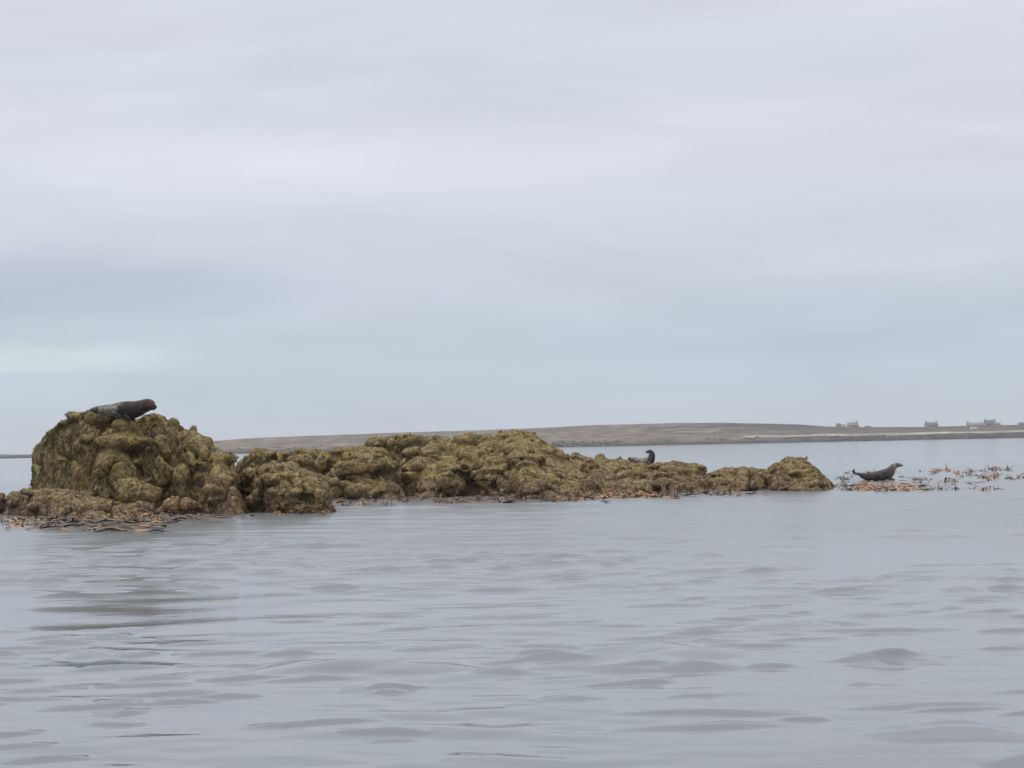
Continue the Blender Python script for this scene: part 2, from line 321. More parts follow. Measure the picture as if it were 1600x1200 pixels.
def cottage(px, w_, dep, wall_h, roof_h, D, yaw, label, wm, rm, chim=(-1, 1), nwin=3, gable_front=False, group=None, cat='cottage', door=True, sink=.3):
    w_ *= .88; wall_h *= .78; roof_h *= .82
    x = D * (px - 800) / F; z = float(land_z(px, D)) - sink
    root = empty('cottage' if cat == 'cottage' else cat.replace(' ', '_'), (x, D, z)); root.rotation_euler.z = yaw
    tag(root, label, cat, group)
    a, b = w_ / 2, dep / 2
    V = [(-a, -b, -1), (a, -b, -1), (a, b, -1), (-a, b, -1), (-a, -b, wall_h), (a, -b, wall_h), (a, b, wall_h), (-a, b, wall_h), (-a, 0, wall_h + roof_h), (a, 0, wall_h + roof_h)]
    mesh_py('wall', V, [(0, 3, 2, 1), (0, 1, 5, 4), (2, 3, 7, 6), (1, 2, 6, 9, 5), (3, 0, 4, 8, 7)], wm, root)
    t, e = .18, .3; A, B = a + .15, b + e; k = roof_h / b; zl = wall_h - e * k + .05; zr = wall_h + roof_h + .05
    V = [(-A, -B, zl), (A, -B, zl), (A, 0, zr), (-A, 0, zr), (A, B, zl), (-A, B, zl)]; V += [(p[0], p[1], p[2] + t) for p in V]
    rf = mesh_py('roof', V, [(0, 3, 2, 1), (3, 5, 4, 2), (6, 7, 8, 9), (9, 8, 10, 11), (0, 1, 7, 6), (4, 5, 11, 10), (1, 2, 8, 7), (2, 4, 10, 8), (3, 0, 6, 9), (5, 3, 9, 11)], rm, root)
    for c in chim:
        V1, F1 = box((c * (a - .45), 0, wall_h + roof_h - .4), (.8, .9, 1.5)); V2, F2 = box((c * (a - .45), 0, wall_h + roof_h + 1.1), (.25, .25, .35))
        mesh_py('chimney', V1 + V2, F1 + [tuple(i + 8 for i in f) for f in F2], wm, rf)
    xs = np.linspace(-a + 1.1, a - 1.1, nwin + (1 if door else 0)); mid = len(xs) // 2
    for i, xx in enumerate(xs):
        if door and i == mid:
            V1, F1 = box((xx, -b - .02, 0), (.95, .08, min(2.0, wall_h - .1))); mesh_py('door', V1, F1, wood_m, root); continue
        V1, F1 = box((xx, -b - .02, .8), (1.0, .08, min(1.2, wall_h - .95))); wn = mesh_py('window', V1, F1, white_m, root)
        V1, F1 = box((xx, -b - .05, .87), (.84, .06, min(1.05, wall_h - 1.1))); mesh_py('pane', V1, F1, glass_m, wn)
    return root
cottage(1331, 7.6, 6, 2.2, 2.2, 1335, .1, 'pale stone cottage, leftmost building on the far shore ridge', stone_m, tan_m, (1,), 2, sink=.1)
cottage(1313, 6.2, 5, 1.1, 1.6, 1333, -.1, 'low roofless-looking pale outbuilding beside the leftmost cottage', stone_m, tan_m, (), 2, cat='outbuilding', door=False)
cottage(1308.5, 1.9, 3.2, 2.6, 1.2, 1330, 1.35, 'narrow gable standing at the left end of the leftmost buildings', stone_m, tan_m, (), 1, cat='gable shed', door=False)
cottage(1453.5, 9.2, 6, 2.4, 1.9, 1335, .05, 'grey cottage with dark slate roof and two chimneys standing alone on the far shore', grey_m, slate_m)
cottage(1522, 12.5, 6, 1.5, 1.7, 1335, 0, 'long low tan roofed farm building left of the tallest house', stone_m, tan_m, (-1,), 4, cat='farm building')
cottage(1545, 8.2, 6.5, 3.4, 2.0, 1345, -.05, 'tallest far house with dark slate roof near right edge', grey_m, slate_m)
cottage(1556, 5, 4, 1.6, 1.4, 1330, 0, 'small lean outbuilding right of the tallest far house', stone_m, tan_m, (), 1, cat='outbuilding', door=False)
cottage(1594, 3.6, 4, 1.5, 1.2, 1330, .1, 'small shed at the far right end of the shore', grey_m, slate_m, (), 1, cat='shed', door=False)
cottage(1354, 3.5, 3, .9, .8, 1330, .2, 'tiny dark hut right of the leftmost cottage', grey_m, slate_m, (), 1, cat='hut', door=False)
def caravan(px, D, label):
    x = D * (px - 800) / F; z = float(land_z(px, D)) + .1; root = empty('caravan', (x, D, z)); tag(root, label, 'caravan')
    prof = [(-2, .5), (2, .5), (2.1, 1.2), (1.9, 2.2), (-1.9, 2.2), (-2.1, 1.2)]
    V = [(p[0], -1, p[1]) for p in prof] + [(p[0], 1, p[1]) for p in prof]; n = 6
    mesh_py('body', V, [tuple(range(n)), tuple(reversed(range(n, 2 * n)))] + [(i, i + n, (i + 1) % n + n, (i + 1) % n) for i in range(n)], white_m, root)
    V1, F1 = box((-.9, -1.01, 1.25), (1.1, .04, .6)); mesh_py('window', V1, F1, glass_m, root); V1, F1 = box((1.0, -1.01, 1.25), (.9, .04, .6)); mesh_py('window', V1, F1, glass_m, root)
    for s_ in (-1, 1):
        V = [(.32 * math.cos(a), s_ * .9 + q, .32 + .32 * math.sin(a)) for q in (-.1, .1) for a in np.linspace(0, 2 * math.pi, 13)[:-1]]
        mesh_py('wheel', V, [tuple(range(12)), tuple(range(12, 24))] + [(i, (i + 1) % 12, (i + 1) % 12 + 12, i + 12) for i in range(12)], glass_m, root)
caravan(1520, 1180, 'small white caravan below the long low tan farm building')

# ------------------------------------------------------------------ rocks
def rock_mat(name, seed):
    m_, t, b = material(name); l = t.links.new
    g = N(t, 'ShaderNodeNewGeometry'); s_ = N(t, 'ShaderNodeSeparateXYZ'); l(g.outputs['Position'], s_.inputs[0])
    of = N(t, 'ShaderNodeVectorMath', operation='ADD'); l(g.outputs['Position'], of.inputs[0]); of.inputs[1].default_value = (seed * 3.1, 0, 0)
    n = N(t, 'ShaderNodeTexNoise', Scale=1.1, Detail=4, Roughness=.6); l(of.outputs[0], n.inputs['Vector'])
    n2 = N(t, 'ShaderNodeTexNoise', Scale=7, Detail=6, Roughness=.75); l(of.outputs[0], n2.inputs['Vector'])
    r = N(t, 'ShaderNodeValToRGB'); l(n2.outputs[0], r.inputs[0]); e = r.color_ramp.elements
    st = [(.28, (.045, .028, .012)), (.42, (.14, .095, .035)), (.55, (.25, .19, .06)), (.72, (.36, .29, .10))]
    while len(e) < len(st): e.new(.5)
    for q, (p, c) in zip(e, st): q.position = p; q.color = c + (1,)
    r2 = N(t, 'ShaderNodeValToRGB'); l(n2.outputs[0], r2.inputs[0]); e = r2.color_ramp.elements
    st = [(.28, (.035, .02, .014)), (.45, (.12, .075, .045)), (.6, (.22, .155, .09)), (.75, (.32, .24, .14))]
    while len(e) < len(st): e.new(.5)
    for q, (p, c) in zip(e, st): q.position = p; q.color = c + (1,)
    zf = N(t, 'ShaderNodeMath', operation='MULTIPLY_ADD'); l(n.outputs[0], zf.inputs[0]); zf.inputs[1].default_value = 2.6; l(s_.outputs['Z'], zf.inputs[2])
    mr = N(t, 'ShaderNodeMapRange'); mr.inputs[1].default_value = 1.2; mr.inputs[2].default_value = 2.0; l(zf.outputs[0], mr.inputs[0])
    mx = N(t, 'ShaderNodeMix', data_type='RGBA'); l(mr.outputs[0], mx.inputs[0]); l(r2.outputs[0], mx.inputs[6]); l(r.outputs[0], mx.inputs[7])
    l(mx.outputs[2], b.inputs['Base Color']); b.inputs['Roughness'].default_value = .75; b.inputs['Specular IOR Level'].default_value = .3
    bp = N(t, 'ShaderNodeBump', Distance=.03, Strength=.8); n3 = N(t, 'ShaderNodeTexNoise', Scale=26, Detail=4); l(g.outputs['Position'], n3.inputs['Vector']); l(n3.outputs[0], bp.inputs['Height']); l(bp.outputs[0], b.inputs['Normal'])
    return m_
def weed_mat(name, cols, brown=False):
    m_, t, b = material(name); l = t.links.new
    g = N(t, 'ShaderNodeNewGeometry')
    r = N(t, 'ShaderNodeValToRGB'); e = r.color_ramp.elements
    while len(e) < len(cols): e.new(.5)
    for i, (q, c) in enumerate(zip(e, cols)): q.position = i / (len(cols) - 1); q.color = c + (1,)
    n = N(t, 'ShaderNodeTexNoise', Scale=2.3, Detail=6, Roughness=.7); l(g.outputs['Position'], n.inputs['Vector'])
    mm = N(t, 'ShaderNodeMapRange'); mm.inputs[1].default_value = .37; mm.inputs[2].default_value = .66; l(n.outputs[0], mm.inputs[0])
    a = N(t, 'ShaderNodeMath', operation='MULTIPLY_ADD'); l(g.outputs['Random Per Island'], a.inputs[0]); a.inputs[1].default_value = .32
    a3 = N(t, 'ShaderNodeMath', operation='ADD'); a3.inputs[1].default_value = .0
    a2 = N(t, 'ShaderNodeMath', operation='MULTIPLY'); l(mm.outputs[0], a2.inputs[0]); a2.inputs[1].default_value = .58; l(a2.outputs[0], a3.inputs[0]); l(a3.outputs[0], a.inputs[2])
    l(a.outputs[0], r.inputs[0]); l(r.outputs[0], b.inputs['Base Color'])
    if brown:     # brown serrated wrack low on the rock, olive wrack higher up
        s_ = N(t, 'ShaderNodeSeparateXYZ'); l(g.outputs['Position'], s_.inputs[0]); n5 = N(t, 'ShaderNodeTexNoise', Scale=.9, Detail=4); l(g.outputs['Position'], n5.inputs['Vector'])
        zf = N(t, 'ShaderNodeMath', operation='MULTIPLY_ADD'); l(n5.outputs[0], zf.inputs[0]); zf.inputs[1].default_value = 3.4; l(s_.outputs['Z'], zf.inputs[2])
        mr = N(t, 'ShaderNodeMapRange'); mr.inputs[1].default_value = 1.7; mr.inputs[2].default_value = 2.9; mr.inputs[3].default_value = .95; mr.inputs[4].default_value = 0; l(zf.outputs[0], mr.inputs[0])
        mx = N(t, 'ShaderNodeMix', data_type='RGBA', blend_type='MULTIPLY'); l(mr.outputs[0], mx.inputs[0]); l(r.outputs[0], mx.inputs[6]); mx.inputs[7].default_value = (.62, .48, .50, 1)
        n6 = N(t, 'ShaderNodeTexNoise', Scale=1.3, Detail=5, Roughness=.6); of6 = N(t, 'ShaderNodeVectorMath', operation='ADD'); l(g.outputs['Position'], of6.inputs[0]); of6.inputs[1].default_value = (7.7, 2.1, 4.4); l(of6.outputs[0], n6.inputs['Vector'])
        r6 = N(t, 'ShaderNodeValToRGB'); l(n6.outputs[0], r6.inputs[0]); e6 = r6.color_ramp.elements; e6.new(.5)
        for q6, (p6, c6) in zip(e6, [(.36, (.72, .82, .72)), (.5, (1, 1, 1)), (.64, (1.2, .93, .72))]): q6.position = p6; q6.color = c6 + (1,)
        m6 = N(t, 'ShaderNodeMix', data_type='RGBA', blend_type='MULTIPLY'); m6.inputs[0].default_value = 1; l(mx.outputs[2], m6.inputs[6]); l(r6.outputs[0], m6.inputs[7]); l(m6.outputs[2], b.inputs['Base Color'])
    b.inputs['Roughness'].default_value = .6; b.inputs['Specular IOR Level'].default_value = .3
    return m_
WEED = weed_mat('olive wrack', [(.025, .014, .009), (.06, .038, .02), (.165, .115, .053), (.285, .205, .082), (.40, .30, .13)], True)
ROCKM = rock_mat('wrack covered rock', 1)

def ico(n=2):
    import bmesh
    bm = bmesh.new(); bmesh.ops.create_icosphere(bm, subdivisions=n, radius=1); V = np.array([v.co[:] for v in bm.verts]); Fc = [tuple(v.index for v in f.verts) for f in bm.faces]; bm.free(); return V, Fc
ICO = ico(2)
def remesh(V, Fc, vox):
    me = bpy.data.meshes.new('tmp'); me.from_pydata([tuple(v) for v in V], [], Fc); me.update()
    o = bpy.data.objects.new('tmp', me); COL.objects.link(o); md = o.modifiers.new('r', 'REMESH'); md.mode = 'VOXEL'; md.voxel_size = vox
    dg = bpy.context.evaluated_depsgraph_get(); ev = o.evaluated_get(dg); m2 = ev.to_mesh()
    n = len(m2.vertices); A = np.empty(n * 3); m2.vertices.foreach_get('co', A); A = A.reshape(-1, 3)
    Nn = np.empty(n * 3); m2.vertices.foreach_get('normal', Nn); Nn = Nn.reshape(-1, 3)
    Fq = np.empty(len(m2.polygons) * 4, np.int32); 
    assert all(p.loop_total == 4 for p in list(m2.polygons)[:50])
    m2.polygons.foreach_get('vertices', Fq); Fq = Fq.reshape(-1, 4)
    ev.to_mesh_clear(); bpy.data.objects.remove(o); bpy.data.meshes.remove(me)
    return A, Nn, Fq
def normals(V, Fq):
    a = V[Fq[:, 2]] - V[Fq[:, 0]]; b = V[Fq[:, 3]] - V[Fq[:, 1]]; fn = np.cross(a, b); N_ = np.zeros_like(V)
    for k in range(4): np.add.at(N_, Fq[:, k], fn)
    return N_ / np.maximum(np.linalg.norm(N_, axis=1, keepdims=True), 1e-9), fn
def nsm(a, n): return a / np.maximum(np.linalg.norm(a, axis=1, keepdims=True), 1e-9)

ROCKS = []
def rock(name, label, cat, top, base, dr, db, vox, lobes=(), seed=1, nl=90, lr=(.10, .32), prof=.5, shrink=.06, amp=1., an=(1., 1., 1.3), weed=260, cuts=(), group=None, wl=.085, lmin=8):
    """top: skyline (px,py); base: waterline (px,py); dr: ridge distance; db: back distance."""
    rs = np.random.default_rng(seed)
    xs = np.linspace(top[0][0], top[-1][0], 70)
    rings = []; M = 22
    frontD = []
    for px in xs:
        Df = DW(px, interp(base, px)) if callable(base) is False else base(px)
        frontD.append(Df)
        Dm = dr(px) if callable(dr) else dr; Db = db(px) if callable(db) else db
        Dm = max(Dm, Df + .35); Db = max(Db, Dm + .5)
        p = P(px, interp(top, px), Dm); zt = max(p.z - shrink, .02); k = (px - 800) / F
        ring = []
        for i in range(M):
            s_ = i / (M - 1)
            if s_ < .6: u = s_ / .6; a = u * math.pi / 2; d = Df + (Dm - Df) * (1 - math.cos(a) ** (prof * 2)); z = -.6 + (zt + .6) * math.sin(a) ** .8
            else: u = (s_ - .6) / .4; a = u * math.pi / 2; d = Dm + (Db - Dm) * math.sin(a); z = -.6 + (zt + .6) * math.cos(a) ** .8
            xk = (P(px, 700, Dm).x) / Dm
            ring.append((xk * d, d, z))
        rings.append(ring)
    V = [v for r_ in rings for v in r_]; Fc = []
    for i in range(len(xs) - 1):
        for j in range(M): Fc.append((i * M + j, i * M + (j + 1) % M, (i + 1) * M + (j + 1) % M, (i + 1) * M + j))
    Fc.append(tuple(reversed(range(M)))); Fc.append(tuple((len(xs) - 1) * M + j for j in range(M)))
    V = np.array(V); body = V.copy()
    VV = [V]; off = len(V)
    def add(c, r3):
        nonlocal off
        q = ICO[0] * r3
        VV.append(q + np.array(c)); Fc.extend([tuple(i + off for i in f) for f in ICO[1]]); off += len(q)
    for _ in range(nl):
        i = rs.integers(lmin, len(xs) - 7); j = rs.integers(1, int(M * .8)); c = body[i * M + j]
        r_ = math.exp(rs.uniform(math.log(lr[0]), math.log(lr[1])))
        if c[2] < -.15: continue
        ctop = body[i * M + int(M * .6)][2]
        room = ctop + shrink - c[2] + .03
        rz = min(r_ * rs.uniform(.6, 1), max(room, .05) + .02)
        add((c[0], c[1], c[2] - rz * .42), (r_ * rs.uniform(.9, 1.5), r_ * 1.1, rz))
    for (px, py, D, rp, *o_) in lobes:
        r_ = rp * D / F; sx, sy, sz = (o_ + [1, 1, 1])[:3] if o_ else (1, 1, 1)
        add(P(px, py, D), (r_ * sx, r_ * sy, r_ * sz))
    A, Nn, Fq = remesh(np.vstack(VV), Fc, vox)
    # displacement: ropes of wrack that run downhill, cobbly clumps, fine crumbs
    q = A + seed * 13.7
    wp = A + .12 * np.stack([vnoise(q * 2.2, 1), vnoise(q * 2.2, 2), vnoise(q * 2.2, 3)], 1)
    A3 = np.array(an)
    d = -.11 * (worley(wp * 1.45 * A3 + seed, seed) - .45) + .11 * fbm(q * A3 * 1.7, 5, seed)
    d += -.032 * (worley(wp * np.array([4.4, 4.4, 3.2]) + seed, seed + 3) - .5)
    d += -.03 * (worley(wp * np.array([11, 11, 7.5]) + seed, seed + 3) - .5)
    d += .018 * fbm(q * 13, 3, seed + 7)
    d -= .26 * (1 - np.abs(vnoise(wp * A3 * 1.5 + seed * 2.1, 20))) ** 9
    for (px, py, D, rp, dp) in cuts:
        c = np.array(P(px, py, D)); dd = np.linalg.norm((A - c) * np.array([1, .6, 1]), axis=1) / (rp * D / F); d -= dp * np.exp(-dd ** 2 * 1.5)
    A = A + Nn * (d * amp)[:, None]
    A = A[:]; keepz = A[:, 2] > -.5
    fk = keepz[Fq].all(1); Fq = Fq[fk]; used = np.unique(Fq); mapi = -np.ones(len(A), int); mapi[used] = np.arange(len(used)); A = A[used]; Fq = mapi[Fq]
    c0 = np.array([A[:, 0].mean(), A[:, 1].mean(), 0.])
    root = empty(name, tuple(c0)); tag(root, label, cat, group)
    body_o = mesh_np('rock_body', A - c0, Fq, ROCKM, root)
    # wrack fronds
    Nv, fn = normals(A, Fq); ar = np.linalg.norm(fn, axis=1) / 2; cen = A[Fq].mean(1); nf = fn / np.maximum(ar[:, None] * 2, 1e-9)
    wgt = ar * (cen[:, 2] > -.05) * np.where(nf[:, 1] > .4, .25, 1.); tot = wgt.sum(); cnt = int(tot * weed)
    idx = rs.choice(len(Fq), cnt, p=wgt / tot); bc = rs.random((cnt, 2)); Pq = A[Fq[idx]]
    pos = (Pq[:, 0] * (1 - bc[:, :1]) + Pq[:, 1] * bc[:, :1]) * (1 - bc[:, 1:]) + (Pq[:, 3] * (1 - bc[:, :1]) + Pq[:, 2] * bc[:, :1]) * bc[:, 1:]
    Ns = Nv[Fq[idx]].mean(1); Ns = nsm(Ns, 0)
    gdir = np.array([0, 0, -1.]) + rs.normal(0, .45, (cnt, 3)); gdir += rs.normal(0, .5, (cnt, 3)); tn = nsm(gdir - (gdir * Ns).sum(1)[:, None] * Ns, 0)
    side = np.cross(tn, Ns); ln = wl * rs.uniform(.5, 1.4, cnt)[:, None]; wd = .014 * rs.uniform(.6, 1.6, cnt)[:, None]
    lift = rs.uniform(.15, .8, cnt)[:, None]; cs = rs.normal(0, .25, cnt)[:, None]
    VS = []
    for s_, ww, hh in ((0, .6, -.01), (.33, 1, .025), (.68, .9, .03), (1., .25, -.005)):
        c = pos + tn * ln * s_ + side * cs * ln * s_ * s_ + Ns * (hh * lift) + np.array([0, 0, -.02]) * s_ * s_
        VS += [c - side * wd * ww, c + side * wd * ww]
    VS = np.stack(VS, 1).reshape(-1, 3); b = np.arange(cnt)[:, None] * 8
    Fw = np.concatenate([b + np.array([k, k + 1, k + 3, k + 2]) for k in (0, 2, 4)], 0)
    wo = mesh_np('seaweed', VS - c0, Fw, WEED, root); wo['kind'] = 'stuff'
    ROCKS.append((root, A))
    return root

# the tall boulder at the left
T1 = [(48, 735), (50, 706), (57, 693), (68, 678), (82, 662), (98, 650), (115, 641), (140, 640), (165, 645), (190, 651), (215, 651), (235, 642), (252, 645), (262, 656), (285, 662), (310, 668), (330, 688), (348, 703), (362, 720), (370, 745), (380, 775), (386, 800)]
rock('tall_boulder', 'tallest boulder at the left, domed and draped in olive wrack, with a seal on top', 'boulder', T1,
     [(44, 795), (140, 799), (250, 800), (330, 803), (386, 804)], 48.6, 51.5, .030, seed=3, lmin=15, an=(1.15, 1, .6), nl=45, lr=(.12, .32), prof=.36, shrink=.07,
     lobes=[(160, 656, 47.6, 13, 2, 1, 1), (203, 664, 47.3, 14, 2.2, 1, 1), (241, 657, 47.3, 16, 1.2, 1, 1), (150, 652, 47.4, 12, 2.2, 1, 1), (270, 664, 48.4, 10), (303, 670, 48.2, 12), (325, 690, 48, 11), (350, 716, 47.8, 14), 
            (200, 690, 47.2, 26, 2.2, 1, .6), (172, 745, 47.0, 44, 1, .8, 1), (205, 775, 46.6, 36, 1.4, .8, .8), (255, 730, 47.2, 26, 1, .8, 2.0), (295, 750, 46.9, 26, 1, .8, 2.0), (335, 752, 46.8, 24, 1, .8, 1.8),
            (360, 780, 46.4, 22), (220, 800, 45.8, 30, 1.3, 1, .6), (280, 795, 46, 28, 1.2, 1, .7)],
     cuts=[(108, 752, 46.6, 42, .45), (80, 745, 46.8, 30, .3), (288, 700, 47.2, 20, .2), (330, 735, 46.8, 16, .22), (215, 715, 46.8, 14, .2), (135, 715, 46.8, 18, .2)])
rock('low_shelf', 'low flat wrack covered ledge at the foot of the tallest boulder, left edge', 'rock ledge',
     [(-170, 790), (-100, 778), (-30, 773), (0, 771), (25, 769), (38, 764), (50, 763), (90, 763), (130, 765), (170, 772), (210, 782), (260, 793), (320, 803)],
     [(-170, 808), (0, 803), (60, 808), (150, 813), (250, 812), (320, 808)], 47.2, 50.5, .030, seed=5, nl=110, lr=(.07, .2), prof=.6, shrink=.05)
rock('round_boulder', 'rounded brown boulder just right of the tallest boulder, nearest of the middle rocks', 'boulder',
     [(366, 765), (374, 745), (392, 732), (415, 723), (440, 721), (458, 727), (478, 737), (496, 742), (508, 752), (513, 770), (517, 798)],
     [(366, 797), (400, 800), (460, 803), (517, 801)], 46.7, 49.2, .028, seed=8, nl=70, lr=(.08, .25), prof=.4, shrink=.05, cuts=[(428, 764, 45.2, 8, .2), (395, 790, 45, 14, .2), (450, 795, 44.9, 16, .2)],
     lobes=[(500, 780, 45.3, 14, 1, 1, 1.4), (470, 765, 45.3, 18)])
rock('ledge_ridge', 'broken ridge of wrack covered ledges behind the round boulder', 'rock ridge',
     [(362, 738), (370, 718), (386, 709), (398, 698), (412, 701), (440, 704), (470, 700), (500, 699), (528, 700), (556, 695), (585, 696), (605, 705), (616, 730), (630, 755), (638, 772)],
     [(362, 772), (450, 776), (560, 779), (638, 779)], 60, 63, .036, seed=12, nl=60, lr=(.18, .45), prof=.7, shrink=.08,
     lobes=[(545, 735, 57.6, 24, 1.2, 1, .8), (400, 712, 60, 13, 1, 1, 1.2), (470, 718, 59.5, 14, 2, 1, .7), (590, 730, 58, 24), (560, 768, 57, 18, 2, 1, .8), (610, 766, 57, 16), (530, 757, 57, 16, 1.5, 1, .7)],
     cuts=[(500, 738, 58, 22, .5), (523, 773, 57, 14, .4), (616, 740, 57.5, 12, .5), (588, 742, 57.3, 10, .25)])
rock('rear_block', 'blocky rock crest rising behind the ledges, left of the central mound', 'rock',
     [(560, 706), (570, 688), (590, 682), (622, 677), (646, 674), (670, 678), (695, 683), (720, 690), (740, 700)],
     [(560, 760), (740, 760)], 64, 67, .04, seed=15, nl=60, lr=(.12, .3), prof=.5, shrink=.07, cuts=[(655, 694, 63.2, 18, .4)])
rock('central_mound', 'widest central mound of wrack covered rock with two low peaks', 'rock mound',
     [(606, 768), (614, 745), (624, 722), (640, 706), (665, 694), (690, 689), (710, 686), (722, 679), (735, 675), (750, 678), (765, 680), (778, 684), (786, 682), (796, 675), (810, 672), (826, 677), (842, 686), (860, 696), (880, 707), (905, 715), (930, 728), (960, 750)],
     [(606, 775), (680, 778), (740, 774), (820, 779), (900, 778), (960, 776)], 61, 65, .038, seed=21, nl=95, lr=(.2, .55), prof=.8, shrink=.08,
     lobes=[(780, 700, 61, 18, 1.2, 1, 1), (728, 698, 60.5, 24, 1.3, 1, .9), (810, 690, 60.5, 20), (670, 708, 60, 20, 2, 1, .6), (835, 768, 56.2, 12), (805, 762, 56.5, 12), (700, 755, 57, 20), (655, 715, 60, 18), (780, 735, 58, 26, 1.3, 1, 1), (860, 740, 57.6, 24, 1.5, 1, .8)],
     cuts=[(815, 765, 56.4, 8, .4), (860, 764, 56.4, 11, .4), (733, 726, 58, 12, .3), (612, 752, 57, 14, .4), (755, 752, 57, 8, .3), (812, 740, 57.5, 8, .25)])
rock('seal_ledge', 'long low ledge right of the central mound where the second seal sits', 'rock ledge',
     [(868, 724), (885, 712), (900, 708), (914, 709), (921, 716), (936, 711), (950, 715), (965, 714), (976, 716), (988, 721), (1004, 723), (1030, 722), (1050, 722), (1066, 721), (1084, 725), (1098, 733), (1106, 745), (1118, 758)],
     [(868, 770), (930, 774), (1000, 775), (1060, 771), (1118, 768)], lambda px: 66 if px < 1030 else 61, lambda px: 71.5 if px < 1030 else 65, .038, seed=33, nl=85, lr=(.15, .4), prof=.8, shrink=.06,
     lobes=[(900, 716, 66, 10), (938, 718, 66, 9), (970, 722, 66, 12), (1060, 735, 60, 18, 1.5, 1, .8), (985, 745, 59.5, 18, 1.5, 1, .8), (1000, 768, 57.2, 12, 1.6, 1, .8), (1095, 758, 58, 12, 1.4, 1, 1)],
     cuts=[(945, 757, 57.5, 12, .4), (975, 768, 57, 8, .3), (1072, 763, 57.5, 9, .35), (1019, 757, 58, 6, .3), (1080, 750, 58, 6, .3)])
rock('saddle_rock', 'low saddle rock between the seal ledge and the rightmost boulder', 'rock',
     [(1092, 752), (1104, 742), (1118, 735), (1134, 730), (1150, 731), (1172, 728), (1186, 731), (1200, 738), (1215, 755)],
     [(1092, 768), (1150, 768), (1215, 764)], 60, 63.5, .036, seed=38, nl=60, lr=(.08, .26), prof=.7, shrink=.06, lobes=[(1170, 762, 57.5, 10, 1.5, 1, .8), (1130, 745, 59, 16, 1.5, 1, .8)])
rock('end_boulder', 'rightmost humped boulder, olive topped, at the end of the reef', 'boulder',
     [(1176, 752), (1188, 738), (1196, 730), (1214, 722), (1226, 716), (1236, 711), (1252, 713), (1266, 721), (1278, 732), (1289, 744), (1299, 754), (1308, 766)],
     [(1176, 760), (1210, 766), (1308, 768)], 59.5, 62.5, .034, seed=44, nl=80, lr=(.09, .28), prof=.6, shrink=.06,
     lobes=[(1244, 728, 58.8, 14, 1.5, 1, 1), (1262, 742, 58, 12), (1225, 738, 58.3, 18), (1285, 757, 57, 10), (1240, 764, 56.8, 10, 2, 1, .7)], cuts=[(1252, 757, 57, 8, .3), (1285, 750, 57, 6, .3), (1300, 762, 56.8, 6, .2)])
def small_rock(px, py, wpx, hpx, label, seed):
    D = DW(px, py); rock('small_rock', label, 'rock', [(px - wpx / 2, py - hpx * .4), (px - wpx * .25, py - hpx * .95), (px + wpx * .1, py - hpx), (px + wpx / 2, py - hpx * .45)],
         [(px - wpx / 2, py), (px + wpx / 2, py)], D + .4, D + .9, .03, seed=seed, nl=14, lr=(.04, .12), shrink=.03, amp=.6, weed=200, wl=.1)
small_rock(692, 785, 18, 8, 'small reddish rock awash in front of the central mound', 51)
small_rock(722, 784, 24, 8, 'small brown rock awash, second from left in front of the central mound', 52)
small_rock(1088, 770, 22, 7, 'small dark rock awash below the saddle rock', 53)
small_rock(1385, 752, 64, 3, 'flat rock awash under the dark seal at the right', 54)

# ------------------------------------------------------------------ seals
def seal_mat(name, base, dark, head, mode, jit=.34):
    m_, t, b = material(name); l = t.links.new
    g = N(t, 'ShaderNodeTexCoord'); s_ = N(t, 'ShaderNodeSeparateXYZ'); l(g.outputs['Object'], s_.inputs[0])
    n = N(t, 'ShaderNodeTexNoise', Scale=4.5, Detail=6, Roughness=.65); l(g.outputs['Object'], n.inputs['Vector'])
    a = N(t, 'ShaderNodeMath', operation='MULTIPLY_ADD'); l(n.outputs[0], a.inputs[0]); a.inputs[1].default_value = jit; l(s_.outputs['X'], a.inputs[2])
    r = N(t, 'ShaderNodeValToRGB'); mrr = N(t, 'ShaderNodeMapRange'); mrr.inputs[1].default_value = mode[0]; mrr.inputs[2].default_value = mode[1]; l(a.outputs[0], mrr.inputs[0]); l(mrr.outputs[0], r.inputs[0])
    e = r.color_ramp.elements; st = mode[2]
    while len(e) < len(st): e.new(.5)
    for q, (p, c) in zip(e, st): q.position = p; q.color = c + (1,)
    n2 = N(t, 'ShaderNodeTexNoise', Scale=13, Detail=4); l(g.outputs['Object'], n2.inputs['Vector']); mr2 = N(t, 'ShaderNodeMapRange'); mr2.inputs[1].default_value = .3; mr2.inputs[2].default_value = .7; mr2.inputs[3].default_value = .4; mr2.inputs[4].default_value = 1.8; l(n2.outputs[0], mr2.inputs[0])
    mu = N(t, 'ShaderNodeVectorMath', operation='SCALE'); l(r.outputs[0], mu.inputs[0]); l(mr2.outputs[0], mu.inputs['Scale'])
    l(mu.outputs[0], b.inputs['Base Color']); b.inputs['Roughness'].default_value = .55; b.inputs['Specular IOR Level'].default_value = .2
    return m_
eye_m = simple('seal eye', (.01, .01, .01), .1, .1)
